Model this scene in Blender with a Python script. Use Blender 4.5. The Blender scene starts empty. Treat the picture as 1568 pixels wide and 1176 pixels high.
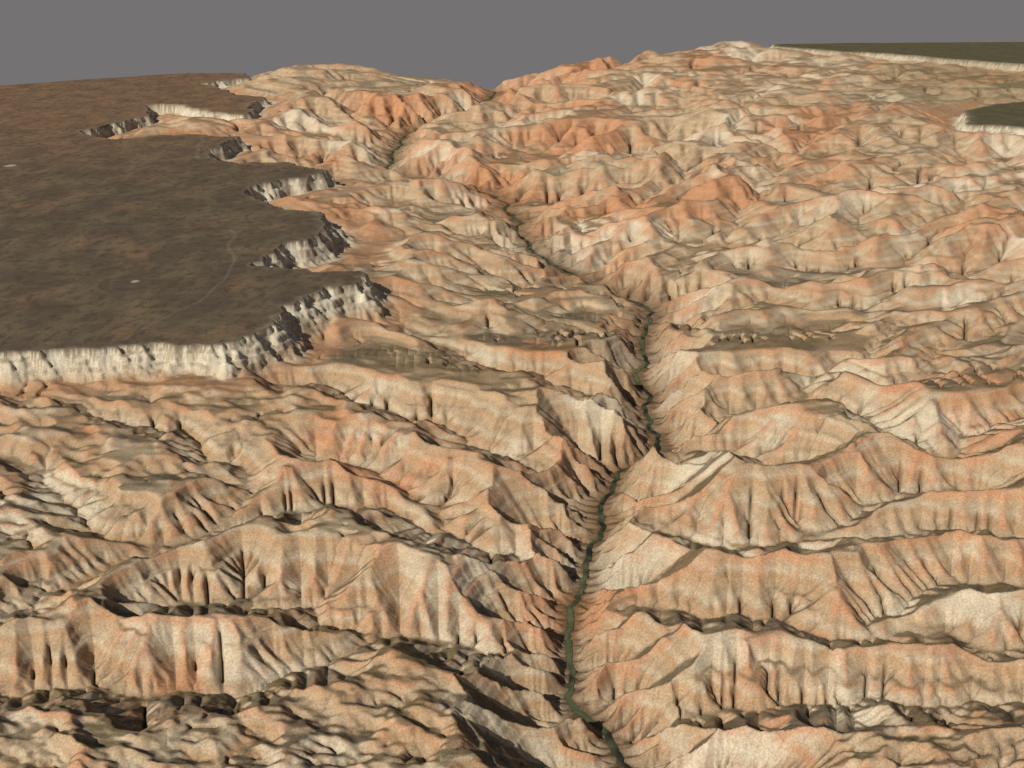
import bpy, numpy as np, math, time
T0=time.time()
rng=np.random.RandomState(11)
H=10.0; PITCH=math.radians(23.0); FP=1506.0
sp,cp=math.sin(PITCH),math.cos(PITCH)
def P(u,v,z=0.0):
    y=FP*cp-(v-588)*sp; zz=-FP*sp-(v-588)*cp
    t=(H-z)/-zz
    return (round((u-784)*t,2),round(y*t,2))
def PL(l,z=0.0): return [P(u,v,z) for u,v in l]
_g=rng.rand(256,256)*2*np.pi
GX,GY=np.cos(_g),np.sin(_g)
def gn(x,y,seed=0):
    x=x+seed*17.31; y=y+seed*9.77
    xi=np.floor(x).astype(np.int64); yi=np.floor(y).astype(np.int64)
    fx=x-xi; fy=y-yi
    u=fx*fx*fx*(fx*(fx*6-15)+10); v=fy*fy*fy*(fy*(fy*6-15)+10)
    x0=xi&255;x1=(xi+1)&255;y0=yi&255;y1=(yi+1)&255
    a=GX[x0,y0]*fx+GY[x0,y0]*fy
    b=GX[x1,y0]*(fx-1)+GY[x1,y0]*fy
    c=GX[x0,y1]*fx+GY[x0,y1]*(fy-1)
    d=GX[x1,y1]*(fx-1)+GY[x1,y1]*(fy-1)
    return 1.4*((a*(1-u)+b*u)*(1-v)+(c*(1-u)+d*u)*v)
def fbm(x,y,o=4,seed=0,g=0.5):
    r=0;am=1.0
    for i in range(o):
        r=r+am*gn(x,y,seed+i*3); x=x*2.03;y=y*2.03; am*=g
    return r
def smo(a,b,x):
    q=np.clip((x-a)/(b-a),0,1); return q*q*(3-2*q)
# ---------------- grid
NR,NC=1297,897
t=np.linspace(0,1,NR)[:,None]; s=np.linspace(-0.62,0.62,NC)[None,:]
d0=8.0
ks=np.array([-.62,-.48,-.30,-.2,0,.12,.25,.62]); kd=np.array([74,78,88,88,88,92,98,102.])
def dmax(q): return np.interp(q,ks,kd)
DM=dmax(s)
Y=d0*(DM/d0)**t; X=s*(Y+4.2)
LY=np.log(Y); SX=X/(Y+4)
def idx(x,y):
    q=x/(y+4.2); j=(q+0.62)/1.24*(NC-1)
    i=np.log(np.maximum(y,1)/d0)/np.log(dmax(q)/d0)*(NR-1)
    return np.rint(i).astype(int),np.rint(j).astype(int)
# ---------------- drainage lines
main=PL([(1010,1230),(985,1176),(960,1140),(920,1090),(880,1060),(868,1020),(876,985),(868,940),(890,880),(912,820),(918,760),(935,730),(975,700),(1010,670),(1000,630),(985,590),(975,545),(990,500),(995,470),(960,450),(900,425),(860,400),(800,375),(795,340),(760,300),(700,290),(640,280),(590,260),(600,225),(640,200),(700,195),(760,180),(755,155),(735,136)])
tribs=[PL(l) for l in [
 [(868,1020),(790,1015),(700,1000),(620,985),(560,1010),(480,1050),(380,1090),(250,1100),(100,1090),(-100,1120)],
 [(880,910),(800,880),(690,840),(560,795),(450,805),(330,850),(210,890),(100,960),(0,1000),(-120,1040)],
 [(918,770),(850,750),(760,715),(650,665),(560,640),(450,610)],
 [(1000,640),(900,615),(800,590),(700,565),(620,530)],
 [(975,550),(880,510),(780,485),(690,460)],
 [(900,425),(800,405),(700,380),(620,350)],
 [(330,850),(400,770),(340,745),(260,700),(160,680),(60,660),(-100,640)],
 [(210,890),(120,830),(60,770),(-60,740)],
 [(876,985),(940,945),(1050,945),(1170,975),(1300,1000),(1450,1010),(1650,1040)],
 [(975,1155),(1060,1110),(1180,1090),(1300,1100),(1450,1120),(1600,1110)],
 [(905,840),(1000,830),(1100,850),(1230,865),(1350,850),(1480,850),(1650,870)],
 [(935,735),(1010,725),(1100,705),(1180,735)],
 [(1010,670),(1100,650),(1200,640),(1290,650),(1360,690),(1420,735),(1500,700),(1650,650)],
 [(985,595),(1080,595),(1180,590),(1300,600),(1400,620),(1460,560),(1550,540)],
 [(980,525),(1060,510),(1130,490),(1240,490),(1340,500)],
 [(995,470),(1050,430),(1110,390),(1150,330),(1190,290),(1250,250),(1350,225)],
 [(1090,400),(1200,400),(1300,420),(1400,390),(1500,350)],
 [(860,400),(900,350),(980,345),(1050,300),(1000,260)],
 [(1190,290),(1120,240),(1150,200)],
 [(760,180),(850,160),(950,135),(1050,115)],
 [(600,225),(540,200),(500,170)],
 [(590,260),(540,245),(470,220)],
 [(1200,640),(1260,600),(1330,575),(1380,530)],
 [(1230,865),(1300,800),(1380,790),(1470,780)],
 [(690,840),(640,770),(560,730),(500,720)],
 [(560,1010),(480,960),(380,940),(280,960)],
 [(1300,1000),(1400,940),(1500,930),(1600,920)],
]]
def chaikin(p,n=2):
    p=np.array(p,float)
    for _ in range(n):
        q=np.empty((2*len(p),2)); q[0]=p[0]; q[-1]=p[-1]
        q[1:-1:2]=.75*p[:-1]+.25*p[1:]; q[2:-1:2]=.25*p[:-1]+.75*p[1:]
        p=q
    return p
def dense(p,k=1.0):
    p=chaikin(p); seg=np.hypot(*np.diff(p,axis=0).T); L=np.r_[0,np.cumsum(seg)]
    n=int(L[-1]/0.015)+2; l=np.linspace(0,L[-1],n)
    x=np.interp(l,L,p[:,0]); y=np.interp(l,L,p[:,1])
    a=0.010*y*k; lx=x/(y+4)*15; ly=np.log(y)*15
    return x+fbm(lx,ly,5,3,.55)*a, y+fbm(lx,ly,5,23,.55)*a*1.4, l
fixed=np.zeros((NR,NC),bool); chz=np.zeros((NR,NC)); ismain=np.zeros((NR,NC),bool)
mx,my,ml=dense(main); mz=0.0035*(my-10)
def stamp(x,y,z,w,m=False):
    for o in np.linspace(-w,w,5) if w>0 else [0]:
        i,j=idx(x+o,y); ok=(i>=0)&(i<NR)&(j>=0)&(j<NC)
        fixed[i[ok],j[ok]]=True; chz[i[ok],j[ok]]=z[ok]
        if m: ismain[i[ok],j[ok]]=True
GD=0.32
AX=[mx];AY=[my];AZ=[mz]
for k_,tr in enumerate(tribs):
    x,y,l=dense(tr,1.7)
    cx=np.concatenate(AX)[::8];cy=np.concatenate(AY)[::8];cz=np.concatenate(AZ)[::8]
    k=np.argmin((cx-x[0])**2+(cy-y[0])**2); onmain=k*8<len(mx)
    z=cz[k]+0.046*l*(y[0]/16)**.2+(0.10 if onmain else 0)*(1-np.exp(-l/(1.0*y[0]/16)))
    g0=1.2*y[0]/16
    keep=(l>g0) if onmain else (l>=0)
    stamp(x[keep],y[keep],z[keep],0); AX.append(x);AY.append(y);AZ.append(z)
stamp(mx,my,mz,0.045,True)
GDv=lambda y: GD*np.clip((44-y)/10,.35,1)
# ---------------- plateaus
plats=[
 (PL([(-600,560),(-200,545),(0,540),(100,535),(200,530),(300,527),(345,533),(365,518),(420,500),(440,470),(470,455),(520,440),(556,437),(548,415),(480,412),(385,405),(420,382),(480,362),(525,338),(505,325),(440,322),(365,290),(440,275),(505,262),(440,247),(360,252),(310,240),(372,208),(250,205),(175,212),(140,200),(215,178),(240,160),(370,175),(395,150),(310,128),(380,116),(320,100),(-600,100)],1.6),1.6),
 (PL([(1490,190),(1465,172),(1510,160),(1600,152),(1800,150),(1800,200),(1600,198)],2.3),2.3),
 (PL([(1185,72),(1300,79),(1400,85),(1520,95),(1700,108),(1900,108),(1900,40),(1180,40)],3.3),3.3),
]
def sdf(poly,x,y,closed=True):
    p=np.array(poly); n=len(p); dist=np.full(x.shape,1e9); ins=np.zeros(x.shape,bool)
    for i in range(n if closed else n-1):
        a=p[i];b=p[(i+1)%n]; e=b-a; L=e@e+1e-12
        h=np.clip(((x-a[0])*e[0]+(y-a[1])*e[1])/L,0,1)
        dist=np.minimum(dist,(x-a[0]-h*e[0])**2+(y-a[1]-h*e[1])**2)
        if closed and a[1]!=b[1]:
            ins^=((a[1]>y)!=(b[1]>y))&(x<e[0]*(y-a[1])/e[1]+a[0])
    return np.sqrt(dist)*np.where(ins,-1,1)
sc=Y/22.0
n_e=fbm(LY*14,SX*14,5,5,.55)
edge=sc*(0.28*n_e+0.18*(np.abs(gn(LY*34,SX*34,15))+.5*np.abs(gn(LY*80,SX*80,16))+.2*np.abs(gn(LY*170,SX*170,17))-.4))
platm=np.zeros((NR,NC),bool); platz=np.zeros((NR,NC)); pd=np.full((NR,NC),1e9); talus=np.full((NR,NC),-9.); pE=np.full((NR,NC),-9.); capP=np.full((NR,NC),99.)
scl=np.clip(sc,.85,1.5)
for poly,z in plats:
    q0=sdf(poly,X,Y); q=q0+edge*(1 if z<3 else .5)
    zz=z+0.03*fbm(X*.25,Y*.25,4,9)
    m=q<0; platm|=m; platz[m]=zz[m]
    qq=np.maximum(q,0)/scl
    prof=np.interp(qq,[0,.04,.09,.15,.20,.28,.33,.42,.80,1.6,4],[.03,.13,.16,.21,.34,.38,.47,.54,.84,1.30,2.4])
    talus=np.maximum(talus,z-prof*scl)
    pE=np.maximum(pE,z-.60-.40*np.maximum(q0,0)/scl)
    capP=np.minimum(capP,z-.54*scl+.30*np.maximum(q0,0))
    pd=np.minimum(pd,q)
platm&=~fixed
# ---------------- envelope
ev=[(100,1100,.65),(100,800,.6),(-100,900,.7),(400,900,.65),(400,700,.6),(600,1100,.5),(650,650,.65),(700,500,.8),(650,350,.9),(1200,1100,.55),(1500,1150,.7),(1300,800,.75),(1500,750,.85),(1300,600,.85),(1500,400,1.2),(1150,450,.85),(900,330,.95),(1000,250,1.3),(750,230,1.0),(650,150,1.5),(1300,300,1.2),(1400,200,1.6),(1100,150,1.9),(1300,120,2.1),(900,120,1.8),(1150,75,2.8),(1500,90,2.4),(735,135,.7),(450,112,1.9),(1000,98,2.4),(900,900,.5),(860,800,.5),(1050,560,.6),(900,450,.6)]
num=0;den=0
for u,v,z in ev:
    px_,py_=P(u,v,z); w=1/(((X-px_)**2+(Y-py_)**2)/sc**2+0.3)**1.6
    num=num+w*z; den=den+w
E=num/den
blob=fbm(LY*12,SX*12,4,51,.55)
Ecap=np.minimum(np.maximum(E*(1.5-.3*smo(35,80,Y))*(1+.2*fbm(LY*20,SX*20,3,41)),pE),capP)
K0=0.026
U0=K0*0.078*np.maximum(E,np.minimum(pE,1.1))*np.clip(Y/18,.68,6)**0.80*np.clip(1+0.9*blob,.2,2.4)
KM=np.exp(.75*fbm(LY*20,SX*20,4,55,.55))
dipz=-1.5*np.log(Y/16)+0.10*fbm(LY*6,SX*6,3,61)
DF=1-.6*smo(20,48,Y)
PER=0.36
def strat(z,dz):
    ph=((z-dz)/PER)%1.0
    return np.exp(-((ph-0.55)/0.12)**2)
def up(z):
    R,C=z.shape; o=np.zeros((2*R-1,2*C-1)); o[::2,::2]=z
    o[1::2,::2]=(z[1:]+z[:-1])/2; o[:,1::2]=(o[:,:-1:2]+o[:,2::2])/2
    return o
x8,y8=X[::8,::8],Y[::8,::8]; md=np.full(x8.shape,1e9)
for k in range(0,len(mx),12): md=np.minimum(md,(x8-mx[k])**2+(y8-my[k])**2)
md=up(up(up(np.sqrt(md))))
GRG=np.exp(-(md/(1.0*np.clip(sc,.6,1.6)))**2)
SH=[(-1,-1),(-1,0),(-1,1),(0,-1),(0,1),(1,-1),(1,0),(1,1)]
def lem(z,st,n,dt,diff,jit,smax=.8,steep=0,uf=1.0):
    x=X[::st,::st];y=Y[::st,::st];R,C=z.shape;N=R*C
    xp=np.pad(x,1,mode='edge');yp=np.pad(y,1,mode='edge')
    D=[np.maximum(np.hypot(xp[1+a:R+1+a,1+b:C+1+b]-x,yp[1+a:R+1+a,1+b:C+1+b]-y),1e-3).astype(np.float32) for a,b in SH]
    area=(np.abs(np.gradient(x,axis=1))*np.abs(np.gradient(y,axis=0))).ravel()
    if st==1: fx=fixed.copy(); cz=chz
    else:
        fx=np.zeros((R,C),bool); cz=np.zeros((R,C)); i,j=np.nonzero(fixed)
        I=np.clip((i+st//2)//st,0,R-1);J=np.clip((j+st//2)//st,0,C-1); fx[I,J]=True; cz[I,J]=chz[i,j]
        i,j=np.nonzero(ismain); cz[np.clip((i+st//2)//st,0,R-1),np.clip((j+st//2)//st,0,C-1)]=chz[i,j]
    pm=platm[::st,::st]&~fx; pz=platz[::st,::st]
    U=(U0[::st,::st]*dt*uf).ravel(); dz=dipz[::st,::st]; km=KM[::st,::st]
    Ef=Ecap[::st,::st].ravel(); ar=np.arange(N); AR=ar.reshape(R,C)
    df=diff*DF[::st,::st]
    sb=(smax+.15*smo(25,50,y)+steep*GRG[::st,::st]); km=km*(1+steep*1.5*GRG[::st,::st])
    z=z.copy(); z[fx]=cz[fx]; z[pm]=pz[pm]
    FX=fx|pm; FXr=FX.ravel()
    for it in range(n):
        for _ in range(3):
            zp=np.pad(z,1,constant_values=99.)
            mn=np.full((R,C),99.)
            for a,b in SH: np.minimum(mn,zp[1+a:R+1+a,1+b:C+1+b],out=mn)
            pit=(mn>=z)&~FX
            if not pit.any(): break
            z[pit]=mn[pit]+2e-4
        zp=np.pad(z,1,constant_values=99.)
        best=np.zeros((R,C));rec=AR.copy();dr=np.ones((R,C))
        for k,(a,b) in enumerate(SH):
            sl=(z-zp[1+a:R+1+a,1+b:C+1+b])/D[k]
            sl*=(1-jit)+2*jit*rng.rand(R,C).astype(np.float32)
            m=sl>best
            best[m]=sl[m];dr[m]=D[k][m];rec[m]=(AR+a*C+b)[m]
        rec[FX]=AR[FX]
        r=rec.ravel();dr=dr.ravel()
        dep=(r!=ar).astype(np.int32);p=r.copy()
        while True:
            dd=dep[p]
            if not dd.any(): break
            dep=dep+dd;p=p[p]
        d16=np.minimum(dep,32000).astype(np.int16)
        order=np.argsort(d16,kind='stable'); cnt=np.bincount(d16); bnd=np.r_[0,np.cumsum(cnt)]
        A=area.copy()
        for L in range(len(cnt)-1,0,-1):
            nd=order[bnd[L]:bnd[L+1]]; np.add.at(A,r[nd],A[nd])
        hard=strat(z,dz)
        Kf=(K0*dt*km*(1-0.6*hard)).ravel()*np.sqrt(A)/dr
        sm=(sb+0.6*hard).ravel()*dr
        zf=z.ravel().copy()
        dn=1/(1+Kf); b0=(zf+U)*dn; c0=Kf*dn
        for L in range(1,len(cnt)):
            nd=order[bnd[L]:bnd[L+1]]; zr=zf[r[nd]]
            zf[nd]=np.minimum(b0[nd]+c0[nd]*zr,zr+sm[nd])
        zf=np.where(FXr,zf,np.where(zf>Ef,Ef+(zf-Ef)*.9,zf))
        z=zf.reshape(R,C)
        ze=np.pad(z,1,mode='edge')
        lap=(ze[:-2,1:-1]+ze[2:,1:-1]+ze[1:-1,:-2]+ze[1:-1,2:])/4-z
        z=np.where(FX,z,z+df*lap)
    return z,A.reshape(R,C)
rn=lambda st,a:a*rng.randn(*X[::st,::st].shape)*sc[::st,::st]
z=E[::8,::8]*0.4+rn(8,.05)
z,A=lem(z,8,110,4,.06,.35,.58)
z=up(z)+rn(4,.008); z,A=lem(z,4,50,3,.16,.3,.58)
i,j=np.nonzero(ismain); chz[i,j]-=GDv(Y[i,j]); mz=mz-GDv(my)
z=np.maximum(up(z)+rn(2,.002),np.where(fixed,-9,talus)[::2,::2]); z,A=lem(z,2,18,2.0,.20,.22,.62,1.3)
tl=np.where(fixed,-9,talus); z=up(z); z=np.maximum(z,np.where(pd<.5*scl,tl,-9))+rn(1,.0014)
z,A=lem(z,1,7,1.8,.09,.15,.78,1.8)
z=np.where(platm|fixed,z,np.maximum(z,np.where(pd<.42*scl,tl-.03*scl,-9)))
def blur(a,n):
    for _ in range(n):
        p=np.pad(a,1,mode='edge'); a=(p[:-2,1:-1]+p[2:,1:-1]+p[1:-1,:-2]+p[1:-1,2:]+a*2)/6
    return a
An=np.log10(A/((Y*.0022)**2)+1)
off=smo(.45,.9,np.clip(pd,0,9)/scl)*(~platm)*smo(.10,.35,md)
for per,kk,sd_ in ((.30,.60,151),(.115,.36,161)):
    per_=per*np.clip(sc,.8,2.2)**.7
    th=2*np.pi*(z-0.014*Y+.05*fbm(LY*7,SX*7,4,sd_))/per_
    z=z-per_/(2*np.pi)*kk*(np.sin(th)+.25*np.sin(2*th))*off*smo(-.3,.45,fbm(LY*7,SX*7,3,sd_+5))
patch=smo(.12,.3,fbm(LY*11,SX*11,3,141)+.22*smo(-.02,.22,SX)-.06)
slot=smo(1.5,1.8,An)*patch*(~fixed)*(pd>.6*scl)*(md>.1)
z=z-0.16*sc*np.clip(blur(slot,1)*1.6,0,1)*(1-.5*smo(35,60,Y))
Z=z
# ---------------- colours
gy=np.gradient(Z,axis=0)/np.gradient(Y,axis=0); gx=np.gradient(Z,axis=1)/np.gradient(X,axis=1)
slope=np.hypot(gx,gy)
Zb=blur(Z,60); rel=(Z-Zb)/sc
def c(r,g,b): return (np.array([r,g,b])/255.0)**2.2
def mix(A_,B_,m):
    if B_.ndim==1: B_=np.broadcast_to(B_,A_.shape)
    return A_*(1-m[...,None])+B_*m[...,None]
ph=((Z-0.014*Y+.05*fbm(LY*7,SX*7,4,151)+0.03*fbm(LY*40,SX*40,3,71))/.30)%1.0
keys=[0,.15,.3,.42,.55,.68,.82,1.0]
pal=np.array([c(172,148,118),c(176,146,114),c(170,138,104),c(172,147,117),c(184,165,137),c(178,157,128),c(168,143,113),c(172,148,118)])
col=np.stack([np.interp(ph,keys,pal[:,k]) for k in range(3)],-1)
reg=fbm(LY*5,SX*5,5,81,.6)+0.34*smo(25,55,Y)-.22
col=mix(col,c(182,120,82),0.62*smo(.05,.7,reg))
col=mix(col,c(202,190,164),.65*smo(.1,.6,fbm(LY*8,SX*8,4,83))*smo(.2,.5,slope))
col=mix(col,c(184,132,98),.65*smo(.003,.04,rel)*smo(-.4,.4,fbm(LY*12,SX*12,3,85)))
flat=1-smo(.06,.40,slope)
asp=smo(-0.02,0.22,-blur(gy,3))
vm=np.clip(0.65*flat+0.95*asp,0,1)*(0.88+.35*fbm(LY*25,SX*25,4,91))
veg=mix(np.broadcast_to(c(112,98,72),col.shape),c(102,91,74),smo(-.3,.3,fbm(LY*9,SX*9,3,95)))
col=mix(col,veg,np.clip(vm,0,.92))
col=mix(col,c(104,102,76),.45*smo(45,75,Y)*smo(.25,.42,SX))
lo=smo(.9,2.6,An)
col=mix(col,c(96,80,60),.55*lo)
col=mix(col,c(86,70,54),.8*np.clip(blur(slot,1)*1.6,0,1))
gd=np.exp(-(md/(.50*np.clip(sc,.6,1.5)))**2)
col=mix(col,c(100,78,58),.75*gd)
pn=fbm(X*.8,Y*.5,6,101,.6)
pcol=mix(np.broadcast_to(c(90,79,67),col.shape),c(104,92,74),smo(-.5,.8,pn))
pcol=mix(pcol,c(134,104,80),np.clip(smo(.25,.9,fbm(X*.5,Y*.35,5,111))*.4+smo(36,66,Y-.5*X-8)*.48*(1+.6*pn)*(X<0),0,.75))
pcol=mix(pcol,c(74,67,58),.6*smo(.1,.7,fbm(X*3,Y*2,4,121,.7)))
pcol=mix(pcol,c(84,86,62),.5*(X>0)*np.ones_like(Y))
pcol=mix(pcol,c(140,128,108),.4*np.exp(-(np.minimum(-pd,9)/(.10*sc))**2))
tr=np.full(X.shape,9.)
for l in ([(200,520),(240,495),(300,465),(340,432),(355,410),(357,385),(352,350)],[(300,240),(310,205),(305,190)]):
    tr=np.minimum(tr,sdf(PL(l,1.6),X+.25*gn(X*.5,Y*.5,7),Y+.25*gn(X*.5,Y*.5,8),False))
pcol=mix(pcol,c(132,120,102),.32*np.exp(-(tr/(.035*sc))**2))
for u,v,r_ in ((207,431,.11),(15,253,.25)):
    a,b_=P(u,v,1.6); q=((X-a)/r_)**2+((Y-b_)/(r_*1.2))**2
    pcol=mix(pcol,c(175,168,150),.8*np.exp(-q**2))
col[platm]=pcol[platm]
rb=np.clip(pd,0,9)/scl
rimw=np.exp(-(rb/.44)**4)*(~platm)*(1-.55*smo(60,80,Y)*smo(0,.2,SX))
rcol=mix(np.broadcast_to(c(202,192,168),col.shape),c(152,136,112),.85*smo(-.1,.5,fbm(LY*60,SX*60,3,131)+.5*np.sin(Z*45)))
col=mix(col,rcol,.92*rimw)
col=mix(col,c(168,124,92),.6*np.exp(-((rb-.9)/.4)**2)*(~platm))
col=mix(col,c(72,72,52),ismain.astype(float))
col=np.clip(col,0,1)
def mesh_obj(name,co,faces,mat,color=None):
    me=bpy.data.meshes.new(name); me.vertices.add(len(co)); me.vertices.foreach_set('co',co.astype(np.float32).ravel())
    nf=len(faces); me.loops.add(nf*4); me.loops.foreach_set('vertex_index',faces.astype(np.int32).ravel())
    me.polygons.add(nf); me.polygons.foreach_set('loop_start',np.arange(0,nf*4,4,dtype=np.int32))
    me.update(calc_edges=True); me.polygons.foreach_set('use_smooth',np.ones(nf,bool))
    if color is not None:
        at=me.color_attributes.new('Col','FLOAT_COLOR','POINT')
        at.data.foreach_set('color',np.concatenate([color,np.ones((len(co),1))],1).astype(np.float32).ravel())
    me.materials.append(mat); ob=bpy.data.objects.new(name,me); bpy.context.scene.collection.objects.link(ob); return ob
def quads(R,C):
    a=np.arange(R*C).reshape(R,C); return np.stack([a[:-1,:-1],a[:-1,1:],a[1:,1:],a[1:,:-1]],-1).reshape(-1,4)
mat=bpy.data.materials.new('badlands_soil'); mat.use_nodes=True; nt=mat.node_tree; nd=nt.nodes; b=nd['Principled BSDF']
b.inputs['Roughness'].default_value=1; b.inputs['Specular IOR Level'].default_value=0
at=nd.new('ShaderNodeAttribute'); at.attribute_name='Col'; geo=nd.new('ShaderNodeNewGeometry')
def noise(scale,det,rough=.6):
    n=nd.new('ShaderNodeTexNoise'); n.inputs['Scale'].default_value=scale; n.inputs['Detail'].default_value=det; n.inputs['Roughness'].default_value=rough
    nt.links.new(geo.outputs['Position'],n.inputs['Vector']); return n
def mr(src,a,b_,c_,d_):
    m=nd.new('ShaderNodeMapRange'); nt.links.new(src,m.inputs[0])
    for k,v in enumerate((a,b_,c_,d_)): m.inputs[k+1].default_value=v
    return m.outputs[0]
n1=noise(30,4,.85); n2=noise(2.5,5,.6)
def mul(a,b_):
    m=nd.new('ShaderNodeVectorMath'); m.operation='MULTIPLY'; nt.links.new(a,m.inputs[0]); nt.links.new(b_,m.inputs[1]); return m.outputs[0]
o=mul(at.outputs['Color'],mr(n1.outputs[0],.35,.65,.68,1.26)); o=mul(o,mr(n2.outputs[0],.3,.7,.86,1.12))
nt.links.new(o,b.inputs['Base Color'])
bp=nd.new('ShaderNodeBump'); bp.inputs['Strength'].default_value=.4; bp.inputs['Distance'].default_value=.015
nt.links.new(n1.outputs[0],bp.inputs['Height']); nt.links.new(bp.outputs[0],b.inputs['Normal'])
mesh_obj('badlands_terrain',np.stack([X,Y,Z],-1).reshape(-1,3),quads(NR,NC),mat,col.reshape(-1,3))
# creek ribbon
m2=bpy.data.materials.new('creek_water_and_reeds'); m2.use_nodes=True; n2_=m2.node_tree; bb=n2_.nodes['Principled BSDF']
tn=n2_.nodes.new('ShaderNodeTexNoise'); tn.inputs['Scale'].default_value=1.6; tn.inputs['Detail'].default_value=8
gg=n2_.nodes.new('ShaderNodeNewGeometry'); n2_.links.new(gg.outputs['Position'],tn.inputs['Vector'])
cr=n2_.nodes.new('ShaderNodeValToRGB'); cr.color_ramp.elements[0].position=.42; cr.color_ramp.elements[0].color=(.018,.020,.014,1); cr.color_ramp.elements[1].position=.60; cr.color_ramp.elements[1].color=(.10,.115,.055,1)
n2_.links.new(tn.outputs[0],cr.inputs[0]); n2_.links.new(cr.outputs[0],bb.inputs['Base Color']); bb.inputs['Roughness'].default_value=1; bb.inputs['Specular IOR Level'].default_value=.1
q=slice(0,None,4); ax,ay,az=mx[q],my[q],mz[q]; tx=np.gradient(ax);ty=np.gradient(ay);L=np.hypot(tx,ty)+1e-9
w=0.044*(1+.5*gn(ay*2,ax*2,5)); nx,ny=-ty/L*w,tx/L*w
co=np.stack([np.stack([ax+nx,ay+ny,az+.01],-1),np.stack([ax-nx,ay-ny,az+.01],-1)],1).reshape(-1,3)
mesh_obj('creek',co,quads(len(ax),2),m2)
# ---------------- light
sc_=bpy.context.scene
sd=bpy.data.lights.new('sun','SUN'); sd.energy=4.5; sd.angle=math.radians(.5); sd.color=(1,.96,.89)
so=bpy.data.objects.new('sun',sd); sc_.collection.objects.link(so)
from mathutils import Vector
dirs=Vector((-.46,-.50,.54)).normalized(); so.rotation_euler=dirs.to_track_quat('Z','Y').to_euler()
w=bpy.data.worlds.new('World'); sc_.world=w; w.use_nodes=True; wt=w.node_tree; wn=wt.nodes
bg=wn['Background']; bg.inputs[0].default_value=(.178,.168,.171,1); bg.inputs[1].default_value=1
sky=wn.new('ShaderNodeTexSky'); sky.sky_type='NISHITA'; sky.sun_disc=False; sky.sun_elevation=math.asin(dirs.z); sky.sun_rotation=math.atan2(dirs.x,dirs.y)
b2=wn.new('ShaderNodeBackground'); b2.inputs[1].default_value=.05; wt.links.new(sky.outputs[0],b2.inputs[0])
tc=wn.new('ShaderNodeTexCoord'); sx=wn.new('ShaderNodeSeparateXYZ'); wt.links.new(tc.outputs['Generated'],sx.inputs[0])
m=wn.new('ShaderNodeMapRange'); wt.links.new(sx.outputs[2],m.inputs[0]); m.inputs[1].default_value=.3; m.inputs[2].default_value=.6
ms=wn.new('ShaderNodeMixShader'); wt.links.new(m.outputs[0],ms.inputs[0]); wt.links.new(bg.outputs[0],ms.inputs[1]); wt.links.new(b2.outputs[0],ms.inputs[2]); wt.links.new(ms.outputs[0],wn['World Output'].inputs[0])
cd=bpy.data.cameras.new('camera'); cd.lens=FP/1568*36; cd.clip_end=1000; cd.clip_start=.1
ca=bpy.data.objects.new('camera',cd); ca.location=(0,0,H); ca.rotation_euler=(math.pi/2-PITCH,0,0); sc_.collection.objects.link(ca); sc_.camera=ca
sc_.view_settings.view_transform='Standard'; sc_.view_settings.look='None'; sc_.view_settings.exposure=0
